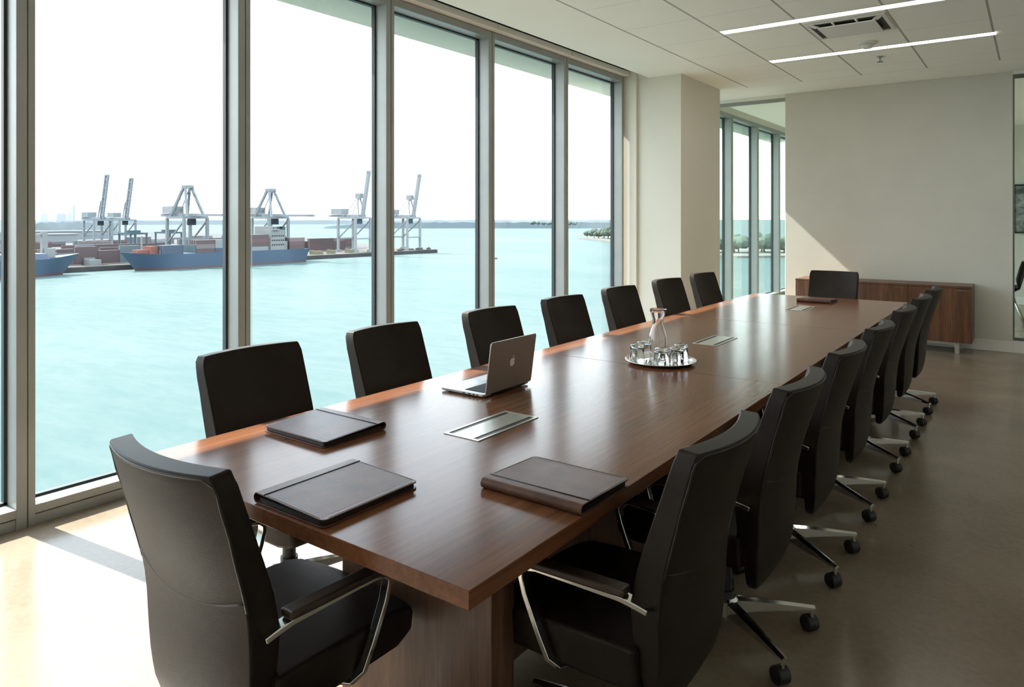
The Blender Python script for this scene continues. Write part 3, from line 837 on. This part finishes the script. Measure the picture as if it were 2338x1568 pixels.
# ------------------------------------------------------------------ harbour outside
WZ = -28.5; QZ = -25.5
def S(o): return struct(o)
bm = BM(); v = [bm.verts.new(p) for p in ((-40000, -30000, WZ), (-5, -30000, WZ), (-5, 40000, WZ), (-40000, 40000, WZ))]; bm.faces.new(v)
S(obj('harbour_water', bm, M['water']))['label'] = 'turquoise harbour water far below the windows'
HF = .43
mt = {k: plain('haze_'+k, [v*HF for v in c], rough=.9, spec=.1, noise=nz, nscale=ns) for k, c, nz, ns in (  # distance haze is put into these pale base colours
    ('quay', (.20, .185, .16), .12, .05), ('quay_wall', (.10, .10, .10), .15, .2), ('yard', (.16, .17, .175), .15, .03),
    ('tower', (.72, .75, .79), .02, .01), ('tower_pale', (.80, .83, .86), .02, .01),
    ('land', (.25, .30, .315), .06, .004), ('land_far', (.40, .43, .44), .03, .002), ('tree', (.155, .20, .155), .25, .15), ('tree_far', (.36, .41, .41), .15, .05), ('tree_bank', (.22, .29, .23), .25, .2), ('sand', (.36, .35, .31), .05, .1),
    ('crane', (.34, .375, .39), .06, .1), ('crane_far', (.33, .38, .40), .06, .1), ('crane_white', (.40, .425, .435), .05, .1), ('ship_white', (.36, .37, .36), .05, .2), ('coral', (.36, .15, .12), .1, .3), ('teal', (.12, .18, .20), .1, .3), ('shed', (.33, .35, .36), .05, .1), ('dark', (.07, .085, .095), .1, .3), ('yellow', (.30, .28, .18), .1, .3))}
# terminal platform
poly = [(-431, 474), (-437, 60), (-437, -120), (-2600, -120), (-2600, 900), (-1500, 800), (-900, 690), (-640, 560), (-505, 480), (-470, 478)]
bm = BM(); prism(bm, poly, WZ-2, QZ); o = S(obj('quay', bm, mt['quay'])); o['label'] = 'pale concrete container quay across the water'
bm = BM(); prism(bm, [(-436.4, 60), (-430.4, 474.3), (-431.5, 474.3), (-437.5, 60)], WZ-1, QZ-.4); S(obj('quay_wall', bm, mt['quay_wall']))['label'] = 'dark quay wall at the waterline'
bm = BM(); prism(bm, [(-500, -110), (-500, 455), (-640, 545), (-900, 670), (-1500, 780), (-2500, 860), (-2500, -110)], QZ+.02, QZ+.3); S(obj('yard_ground', bm, mt['yard']))['label'] = 'grey yard ground behind the quay'

def hull(bm, L, B, Hh, bow_rake=9, sheer=1.6):
    """hull along +y: bow at y=0 (pointing -y), stern at y=L; x half-beam B/2"""
    st = [(0., .02, .0), (.02, .20, .06), (.05, .45, .18), (.10, .75, .45), (.17, .97, .8), (.25, 1., 1.), (.85, 1., 1.), (.94, .98, .8), (1., .92, .55)]
    rings = []
    for f, wt, wb in st:
        y = f*L; zt = Hh + sheer*max(0, 1-f/.16)**1.0
        yb = y + bow_rake*max(0, 1-f/.2)
        top, low = wt*B/2, wb*B/2
        rings.append([bm.verts.new(p) for p in ((-top, y, zt), (-low*.6-top*.4, (y+yb)/2, zt*.5), (-low, yb, -1), (low, yb, -1), (low*.6+top*.4, (y+yb)/2, zt*.5), (top, y, zt))])
    for a, b in zip(rings, rings[1:]):
        for i in range(5): bm.faces.new((a[i], a[i+1], b[i+1], b[i]))
        bm.faces.new((a[5], a[0], b[0], b[5]))
    bm.faces.new(rings[0]); bm.faces.new(rings[-1][::-1])
hm = hull_mat('hull_blue', (.026, .050, .082), (.06, .04, .045), 1.5)
# main ship: bow towards the left of the view
t = thing('cargo_ship', 'long blue container ship with white bridge moored at the quay', 'ship', (-421, 196, WZ))
bm = BM(); hull(bm, 124, 21, 9.3); obj('hull', bm, hm, t, smooth=True, ang=30)
bm = BM()
box(bm, -9.2, 9.2, 93, 104, 9.3, 22.5); box(bm, -10.5, 10.5, 94, 99, 22.5, 25.0); box(bm, -8, 8, 104, 107, 9.3, 15)
bh = obj('bridge_house', bm, mt['ship_white'], t)
bm = BM()
for z in (12.2, 15.2, 18.2, 23.6):
    for k in range(6): box(bm, 9.1 if z < 22 else 10.4, 9.3 if z < 22 else 10.6, 93.8+k*1.7, 94.8+k*1.7 if z < 22 else 94.4+k*1.0, z, z+1)
obj('porthole_row', bm, mt['dark'], bh)
bm = BM(); box(bm, -3, 3, 104, 109, 15, 25); obj('funnel', bm, mt['teal'], t)
bm = BM(); beam(bm, (0, 97, 25), (0, 97, 33), .6); beam(bm, (-3, 97, 30), (3, 97, 30), .5); beam(bm, (0, 12, 10.5), (0, 12, 20), .7); obj('mast', bm, mt['crane'], t)
bm = BM(); box(bm, -5, 5, 15, 19, 9.3, 14); box(bm, -3.5, 3.5, 8, 14, 9.9, 12); obj('forecastle', bm, mt['coral'], t)
bm = BM()
for y in (40, 64.5, 89): box(bm, -9, 9, y, y+.8, 9.3, 14)
obj('lashing_bridge', bm, mt['teal'], t)
# second ship: its bow points right
t = thing('cargo_ship', 'dark blue cargo ship with white deck post at the left edge of the view', 'ship', (-424, 175.5, WZ), PI)
bm = BM(); hull(bm, 124, 20, 9.0, sheer=2.2); obj('hull', bm, hm, t, smooth=True, ang=30)
bm = BM(); box(bm, -9.3, 9.3, 19, 118, 9, 12.0); obj('hatch_coaming', bm, plain('hatch_blue', (.07, .09, .13), rough=.8, noise=.1, nscale=.2), t)
bm = BM(); box(bm, -1.5, 1.5, 16, 18.6, 9, 23); box(bm, -3, 3, 13, 18, 9, 14.5); obj('deck_post', bm, mt['ship_white'], t)
bm = BM(); box(bm, -1.7, 1.7, 47, 50.5, 12, 26); box(bm, -1.7, 1.7, 54, 57.5, 12, 30); beam(bm, (0, 18, 21.5), (0, 52, 23.5), 1.2); obj('deck_crane', bm, mt['ship_white'], t)
# containers -----------------------------------------------------------
CM = {k: container_mat('container_'+k, [v*.45 for v in c]) for k, c in (('rust', (.125, .082, .082)), ('red', (.16, .09, .09)), ('navy', (.065, .095, .15)), ('grey', (.20, .215, .235)), ('pale', (.30, .33, .335)), ('teal', (.14, .195, .20)), ('pink', (.23, .185, .185)))}
words = dict(rust='rust brown', red='faded red', navy='navy blue', grey='slate grey', pale='pale grey', teal='grey teal', pink='dusty pink')
cmesh = {}
def container(x, y, z, colr, where, group, L=12.2):
    key = (colr, L)
    if key not in cmesh:
        bm = BM(); box(bm, -1.22, 1.22, -L/2, L/2, 0, 2.6)
        # corner posts and a roof rail standing proud of the panels
        for sx in (-1, 1):
            for sy in (-1, 1): box(bm, sx*1.22-.09, sx*1.22+.09, sy*L/2-.12, sy*L/2+.12, 0, 2.62)
        me = bpy.data.meshes.new('shipping_container'); bm.to_mesh(me); bm.free(); me.materials.append(CM[colr]); cmesh[key] = me
    o = bpy.data.objects.new('shipping_container', cmesh[key]); C.objects.link(o); o.location = (x, y, z)
    o['label'] = words[colr]+' shipping container '+where; o['category'] = 'shipping container'; o['group'] = words[colr]+' containers '+group
    return o
# on the ship deck: bays along y
for by, tiers, cols in ((222, 2, ('navy', 'navy')), (242.6, 3, ('rust', 'pink', 'rust')), (255.2, 3, ('navy', 'pale', 'pale')), (268.2, 3, ('navy', 'navy', 'grey')), (280.8, 4, ('pale', 'rust', 'red', 'rust'))):
    for rx in range(3):
        for z in range(tiers):
            c = cols[z % len(cols)] if rx == 0 else rnd.choice(['rust', 'navy', 'grey', 'red', 'pink'])
            container(-413.0-rx*2.6, by, WZ+9.3+z*2.62, c, 'stacked on the deck of the long blue ship', 'on the blue ship')
for by in (310.0,):
    for rx in range(2):
        for z in range(3): container(-413.0-rx*2.6, by, WZ+9.3+z*2.62, ['rust', 'red', 'pink'][z], 'stacked on the deck of the long blue ship', 'on the blue ship')
# on the yard: blocks of rows
where, grp = 'stacked in the yard behind the ships', 'in the yard'
for bx, y0, y1, tmin, tmax, pal in ((-452, 178, 240, 2, 4, ('rust', 'red', 'navy', 'rust', 'teal', 'grey')),
                              (-500, 150, 410, 1, 3, ('rust', 'red', 'grey', 'pink', 'teal')),
                              (-560, 140, 420, 2, 3, ('rust', 'pink', 'red', 'grey')),
                              (-640, 180, 470, 2, 3, ('pink', 'red', 'rust', 'pale')),
                              (-760, 220, 520, 2, 3, ('pink', 'grey', 'pale', 'red')),
                              ):
    y = y0
    while y < y1:
        k = rnd.randint(tmin, tmax)
        c = rnd.choice(pal)
        for z in range(k): container(bx, y, QZ+.3+z*2.62, c if rnd.random() < .65 else rnd.choice(pal), where, grp)
        y += 12.6 if rnd.random() < .86 else 20
for y in (346, 358.5, 371, 383.5, 396, 408.5, 421):
    k = 4 if 380 < y < 424 else 2
    for z in range(k): container(-497 if k == 2 else -486, y, QZ+.3+z*2.62, rnd.choice(['rust', 'pink', 'rust', 'red']), where, grp)

# quay cranes ------------------------------------------------------------
def crane(label, y, mode, mat, x=-452, scale=1., group='ship to shore cranes on the quay'):
    """boom along +x over the water; mode 'down' (A-frame apex) or 'up' (boom raised) or 'lattice'"""
    t = thing('harbour_crane', label, 'crane', (x, y, QZ), 0, group)
    t.scale = (scale,)*3
    hh = 28. if mode != 'lattice' else 26.
    for sx in (-12, 9):
        for sy in (-8, 8):
            bm = BM(); beam(bm, (sx, sy, 0), (sx, sy, hh), 1.7); box(bm, sx-1.2, sx+1.2, sy-2.5, sy+2.5, 0, 1.8); obj('leg', bm, mat, t)
    bm = BM()
    for sx in (-12, 9): beam(bm, (sx, -8, 11 if mode != 'down' else 14), (sx, 8, 11 if mode != 'down' else 14), 1.2); beam(bm, (sx, -8, hh), (sx, 8, hh), 1.6)
    for sy in (-8, 8): beam(bm, (-12, sy, hh), (9, sy, hh), 1.6); beam(bm, (-12, sy, 11), (9, sy, hh-2), .8); 
    obj('portal_frame', bm, mat, t)
    bm = BM()
    for sy in (-2.4, 2.4): beam(bm, (-30, sy, hh+1.6), (9, sy, hh+1.6), 1.2, 2.2)
    for k in range(8): beam(bm, (-30+k*5, -2.4, hh+1.6), (-30+k*5, 2.4, hh+1.6), .6)
    obj('rear_girder', bm, mat, t)
    bm = BM(); box(bm, -26, -13, -4, 4, hh+2.8, hh+7.6); obj('machinery_house', bm, mt['crane_white'] if mode != 'lattice' else mat, t)
    bm = BM(); box(bm, 2, 6, -2, 2, hh-5, hh+.4); obj('operator_cab', bm, mt['dark'] if mode != 'up' else mt['teal'], t)
    if mode == 'down':
        bm = BM()
        for sy in (-2.4, 2.4): beam(bm, (9, sy, hh+1.6), (46, sy, hh+1.4), 1.0, 1.6)
        for k in range(9): beam(bm, (9+k*4.6, -2.4, hh+1.6), (9+k*4.6, 2.4, hh+1.6), .5)
        obj('boom', bm, mat, t)
        bm = BM()
        for sy in (-6, 6):
            beam(bm, (9, sy, hh), (0, sy*.35, hh+20), 1.5); beam(bm, (-12, sy, hh), (-2, sy*.35, hh+20), 1.5)
        box(bm, -4, 2, -2.6, 2.6, hh+19.4, hh+21.4)
        for sy in (-2.0, 2.0): beam(bm, (-14, sy, hh+3), (-2, sy, hh+20), .5)
        obj('apex_frame', bm, mat, t)
        bm = BM()
        for sy in (-2.2, 2.2): beam(bm, (1, sy, hh+20.5), (26, sy, hh+2), .22); beam(bm, (1, sy, hh+20.5), (44, sy, hh+2), .22); beam(bm, (-2, sy, hh+20.5), (-29, sy, hh+2), .22)
        obj('stay', bm, mat, t)
    elif mode == 'up':
        bm = BM(); beam(bm, (8, 0, hh-1), (16, 0, hh+37), 2.6, 2.6); beam(bm, (16, -2, hh+37.5), (16, 2, hh+37.5), 1.5)
        obj('boom', bm, mat, t)
        bm = BM()
        for sy in (-4, 4): beam(bm, (8, sy, hh), (4, sy*.3, hh+17), .9); beam(bm, (-10, sy, hh+1), (4, sy*.3, hh+17), .45)
        box(bm, 1.5, 7.5, -1.8, 1.8, hh+16, hh+20)
        obj('apex_frame', bm, mat, t)
    else:
        bm = BM()
        a0, a1 = Vector((6, 0, hh+1)), Vector((17, 0, hh+42))
        for sx in (-2.6, 2.6): beam(bm, a0+Vector((sx, 0, 0)), a1+Vector((sx, 0, 0)), 1.7)
        for k in (1, 3, 5, 7, 9, 10):
            p = a0 + (a1-a0)*k/10
            beam(bm, p+Vector((-2.6, 0, 0)), p+Vector((2.6, 0, 0)), 1.3)
        obj('boom', bm, mat, t)
        bm = BM(); beam(bm, (-2, 0, hh), (4, 0, hh+17), .9); beam(bm, (4, 0, hh+17), (12, 0, hh+22), .9); obj('apex_frame', bm, mat, t)
    return t
crane('grey crane with lowered boom and pointed frame over the bow of the blue ship', 254, 'down', mt['crane'])
crane('grey crane with lowered boom and pointed frame beside the white ship bridge', 317.6, 'down', mt['crane'])
crane('tall white crane with raised boom, just left of the third mullion', 398, 'up', mt['crane_white'])
crane('tall white crane with raised boom at the tip of the quay', 455, 'up', mt['crane_white'], x=-450)
crane('hazy distant crane with raised lattice boom, the leftmost one', 313, 'lattice', mt['crane_far'], x=-715)
crane('hazy distant crane with raised lattice boom, second from the left', 353, 'lattice', mt['crane_far'], x=-752)
# yard gantries
for x, y, lab in ((-560, 270, 'teal yard gantry under the leftmost hazy cranes'), (-575, 306, 'second teal yard gantry to the right of the hazy cranes')):
    t = thing('yard_gantry', lab, 'crane', (x, y, QZ+.3))
    for sx in (-9, 9):
        for sy in (-6, 6):
            bm = BM(); beam(bm, (sx, sy, 0), (sx, sy, 15), 1.); obj('leg', bm, mt['teal'], t)
    bm = BM()
    for sy in (-6, 6): beam(bm, (-10, sy, 15.6), (10, sy, 15.6), 1.2)
    beam(bm, (-10, -6, 15.6), (-10, 6, 15.6), 1.2); beam(bm, (10, -6, 15.6), (10, 6, 15.6), 1.2); box(bm, -2, 2, -5, 5, 15, 18)
    obj('trolley_beam', bm, mt['teal'], t)
# quay clutter
bm = BM(); box(bm, -8, 8, -3, 3, 0, 3.2); box(bm, -6, 0, -3, 3, 3.2, 4.2); o = obj('quay_barge', bm, mt['ship_white'], loc=(-450, 192, QZ)); tag(o, 'low pale shed on the quay between the two ships', 'shed')
for k, (y, l) in enumerate(((330, 8), (352, 10), (366, 6), (385, 7))):
    bm = BM(); box(bm, -2, 2, -l/2, l/2, 0, 2.6); box(bm, -1.8, 1.8, -l/2, -l/2+2, 2.6, 3.2); o = obj('quay_truck', bm, mt['yellow'], loc=(-444, y, QZ)); tag(o, 'small yellowish truck parked along the quay right of the blue ship', 'truck', 'trucks on the quay')
for k in range(12):
    bm = BM(); bmesh.ops.create_icosphere(bm, subdivisions=1, radius=1)
    for v in bm.verts: v.co *= rnd.uniform(.7, 1.2); v.co.z *= .7
    o = obj('boulder', bm, mt['quay_wall'], loc=(-434-rnd.random()*14, 424+k*4.1, QZ+.2)); o.scale = (2.4,)*3; tag(o, 'grey boulder at the tip of the quay under the last crane', 'rock', 'boulders at the tip of the quay')
for k, (x, y, w, l, h_) in enumerate(((-900, 330, 30, 70, 9), (-980, 260, 40, 60, 11), (-1050, 420, 40, 90, 10), (-860, 250, 25, 50, 8))):
    t = thing('warehouse', 'pale low warehouse in the hazy yard behind the containers', 'warehouse', (x, y, QZ+.3), 0, 'pale warehouses in the yard')
    bm = BM(); box(bm, -w/2, w/2, -l/2, l/2, 0, h_); obj('wall', bm, mt['land_far'], t)
    bm = BM(); prism(bm, [(-w/2-1, -l/2-1), (w/2+1, -l/2-1), (w/2+1, l/2+1), (-w/2-1, l/2+1)], h_, h_+1.2); obj('roof', bm, mt['crane_white'], t)
# skyline: pale towers on the horizon (direction in degrees left of +Y, distance 5 km)
def polar(deg, d): return (-d*math.sin(R(deg)), d*math.cos(R(deg)))
sky = ((69.53, 38, 37), (68.55, 50, 37), (68.08, 26, 42), (67.83, 14, 92), (66.98, 72, 38), (66.05, 40, 24), (71.70, 24, 30), (70.3, 40, 14))
for k, (dg, w, hgt) in enumerate(sky):
    x, y = polar(dg, 5000)
    lab = 'tallest thin pale tower on the hazy skyline' if hgt > 80 else 'faint pale tower block on the hazy skyline'
    t = thing('tower_block', lab, 'building', (x, y, WZ), R(dg), None if hgt > 80 else 'pale towers on the skyline')
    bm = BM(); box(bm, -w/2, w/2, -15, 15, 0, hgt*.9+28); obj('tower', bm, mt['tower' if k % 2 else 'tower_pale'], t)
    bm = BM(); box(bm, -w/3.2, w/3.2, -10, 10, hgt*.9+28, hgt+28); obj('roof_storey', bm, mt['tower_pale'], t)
# low land on the horizon
def strip(name, pts, h, mat, lab):
    bm = BM(); n = len(pts)
    lo = [bm.verts.new((x, y, WZ-1)) for x, y in pts]; hi = []
    for k, (x, y) in enumerate(pts):
        hi.append(bm.verts.new((x*1.004, y*1.004, WZ + h*(.92+.16*rnd.random()) * (0.15 if k == 0 else min(1, .35+k*.05)))))
    for i in range(n-1): bm.faces.new((lo[i], lo[i+1], hi[i+1], hi[i]))
    bk = [bm.verts.new((x*1.12, y*1.12, WZ-1)) for x, y in pts]
    for i in range(n-1): bm.faces.new((hi[i], hi[i+1], bk[i+1], bk[i]))
    o = S(obj(name, bm, mat)); o['label'] = lab
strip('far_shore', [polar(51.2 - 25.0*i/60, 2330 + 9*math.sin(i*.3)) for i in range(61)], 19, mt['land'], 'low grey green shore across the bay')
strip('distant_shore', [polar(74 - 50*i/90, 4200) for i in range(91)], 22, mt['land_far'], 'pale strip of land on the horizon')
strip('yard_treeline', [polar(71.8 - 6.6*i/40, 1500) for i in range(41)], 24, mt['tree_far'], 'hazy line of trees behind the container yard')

# trees ------------------------------------------------------------------
def crown_mesh(seed, mat):
    r2 = random.Random(seed); bm = BM()
    for k in range(6):
        m4 = Matrix.Translation((r2.uniform(-.55, .55), r2.uniform(-.55, .55), 1.0+r2.uniform(-.25, .35))) @ Matrix.Diagonal((r2.uniform(.5, .75), r2.uniform(.5, .75), r2.uniform(.4, .6), 1))
        bmesh.ops.create_icosphere(bm, subdivisions=2, radius=1, matrix=m4)
    for v in bm.verts: v.co += Vector((r2.uniform(-.07, .07), r2.uniform(-.07, .07), r2.uniform(-.07, .07)))
    me = bpy.data.meshes.new('crown'); bm.to_mesh(me); bm.free(); me.materials.append(mat); return me
crowns = {(k, s): crown_mesh(s, mt[k]) for k in ('tree', 'tree_bank') for s in range(3)}
bm = BM(); tube(bm, [(0, 0, 0), (.05, 0, .5), (0, 0, 1.0)], .07, 8); trunk_me = bpy.data.meshes.new('trunk'); bm.to_mesh(trunk_me); bm.free(); trunk_me.materials.append(mt['dark'])
def tree(x, y, z, s, kind, lab, group):
    t = thing('tree', lab, 'tree', (x, y, z), rnd.uniform(0, 6), group); t.scale = (s, s, s*rnd.uniform(.8, 1.1))
    for nm, me in (('trunk', trunk_me), ('crown', crowns[(kind, rnd.randint(0, 2))])):
        o = bpy.data.objects.new(nm, me); C.objects.link(o); o.parent = t
bm = BM(); prism(bm, [(-566, 945), (-520, 905), (-470, 855), (-405, 770), (-330, 760), (-300, 900), (-420, 1000), (-540, 1000)], WZ-1, WZ+2.2); S(obj('island', bm, mt['sand']))['label'] = 'sandy point of the wooded island beyond the last window'
ps = ((-545, 935, 6), (-530, 930, 8), (-515, 917, 9), (-500, 905, 10), (-485, 890, 10), (-470, 878, 11), (-455, 862, 11), (-440, 845, 11), (-425, 830, 11), (-412, 812, 11), (-400, 798, 11), (-490, 930, 13), (-460, 905, 14), (-440, 885, 14), (-420, 860, 14), (-400, 840, 14))
for x, y, s in ps: tree(x, y, WZ+2, s, 'tree', 'grey green tree on the island seen through the last window', 'trees on the island')
bm = BM(); prism(bm, [(-215, 560), (-185, 545), (-150, 580), (-60, 640), (-60, 900), (-330, 900), (-300, 640)], WZ-1, WZ+1.6); S(obj('bank', bm, mt['sand']))['label'] = 'sandy bank seen through the narrow side windows'
for k in range(22):
    a = k/21
    tree(-225+a*95+rnd.uniform(-4, 4), 585+a*38+rnd.uniform(0, 40), WZ+1.5, rnd.uniform(7, 10), 'tree_bank', 'green tree on the bank seen through the side windows beyond the column', 'trees on the bank')
for k in range(9):
    x, y = polar(31.2 + k*.42, 2250); tree(x, y, WZ+10, rnd.uniform(7, 11), 'tree_bank', 'tiny hazy tree on the low far shore', 'trees on the far shore')
# a small buoy boat
t = thing('small_boat', 'tiny grey boat out on the open water', 'boat', (-328, 422, WZ), R(40))
bm = BM(); prism(bm, [(-3, -1), (2, -1.1), (4, 0), (2, 1.1), (-3, 1)], -.3, 1.2); obj('hull', bm, mt['land'], t)
bm = BM(); box(bm, -1.5, .8, -.8, .8, 1.2, 3); beam(bm, (0, 0, 3), (0, 0, 6), .25); obj('cabin', bm, mt['land'], t)

# ------------------------------------------------------------------ light
sun = bpy.data.lights.new('sun', 'SUN'); sun.energy = 8.6; sun.angle = R(.6); sun.color = (1, .945, .85)
so = bpy.data.objects.new('sun', sun); C.objects.link(so)
so.rotation_euler = Vector((1, .124, -.97)).to_track_quat('-Z', 'Y').to_euler(); so.location = (-60, -8, 60)

w = bpy.data.worlds.new('sky'); bpy.context.scene.world = w; w.use_nodes = True
nt = w.node_tree; nt.nodes.clear()
out = nt.nodes.new('ShaderNodeOutputWorld'); bg = nt.nodes.new('ShaderNodeBackground'); tc = nt.nodes.new('ShaderNodeTexCoord')
sx = nt.nodes.new('ShaderNodeSeparateXYZ'); nt.links.new(tc.outputs['Generated'], sx.inputs[0])
cr = nt.nodes.new('ShaderNodeValToRGB'); e = cr.color_ramp.elements
e[0].position = 0; e[0].color = (.95, .975, 1, 1); e[1].position = .9; e[1].color = (.50, .68, .95, 1)
x = e.new(.12); x.color = (.88, .94, 1, 1); x = e.new(.35); x.color = (.74, .86, 1, 1)
nt.links.new(sx.outputs['Z'], cr.inputs['Fac'])
mp = nt.nodes.new('ShaderNodeMapping'); mp.inputs['Scale'].default_value = (2.5, 2.5, 9); nt.links.new(tc.outputs['Generated'], mp.inputs['Vector'])
nz = nt.nodes.new('ShaderNodeTexNoise'); nz.inputs['Scale'].default_value = 1.4; nz.inputs['Detail'].default_value = 6; nt.links.new(mp.outputs[0], nz.inputs['Vector'])
cl = nt.nodes.new('ShaderNodeValToRGB'); cl.color_ramp.elements[0].position = .45; cl.color_ramp.elements[1].position = .7; nt.links.new(nz.outputs['Fac'], cl.inputs['Fac'])
mx = nt.nodes.new('ShaderNodeMix'); mx.data_type = 'RGBA'; mx.inputs['B'].default_value = (1, 1, 1, 1)
nt.links.new(cl.outputs['Color'], mx.inputs['Factor']); nt.links.new(cr.outputs['Color'], mx.inputs['A'])
nt.links.new(mx.outputs['Result'], bg.inputs['Color']); bg.inputs['Strength'].default_value = 2.7
nt.links.new(bg.outputs[0], out.inputs[0])

# ------------------------------------------------------------------ camera
cam = bpy.data.cameras.new('camera'); co = bpy.data.objects.new('camera', cam); C.objects.link(co)
co.location = (0, 0, 1.5); co.rotation_euler = (R(90), 0, R(36.257))
cam.sensor_width = 36; cam.lens = 36*1628/2338; cam.shift_y = -(784-500)/2338; cam.clip_start = .05; cam.clip_end = 80000
sc = bpy.context.scene; sc.camera = co
sc.view_settings.view_transform = 'Standard'; sc.view_settings.look = 'None'; sc.view_settings.exposure = 1.05
sc.cycles.max_bounces = 10; sc.cycles.diffuse_bounces = 6; sc.cycles.glossy_bounces = 6; sc.cycles.transmission_bounces = 10; sc.cycles.transparent_max_bounces = 16
sc.cycles.sample_clamp_indirect = 6; sc.cycles.use_denoising = True; sc.cycles.use_adaptive_sampling = True; sc.cycles.adaptive_threshold = .03; sc.cycles.blur_glossy = .5
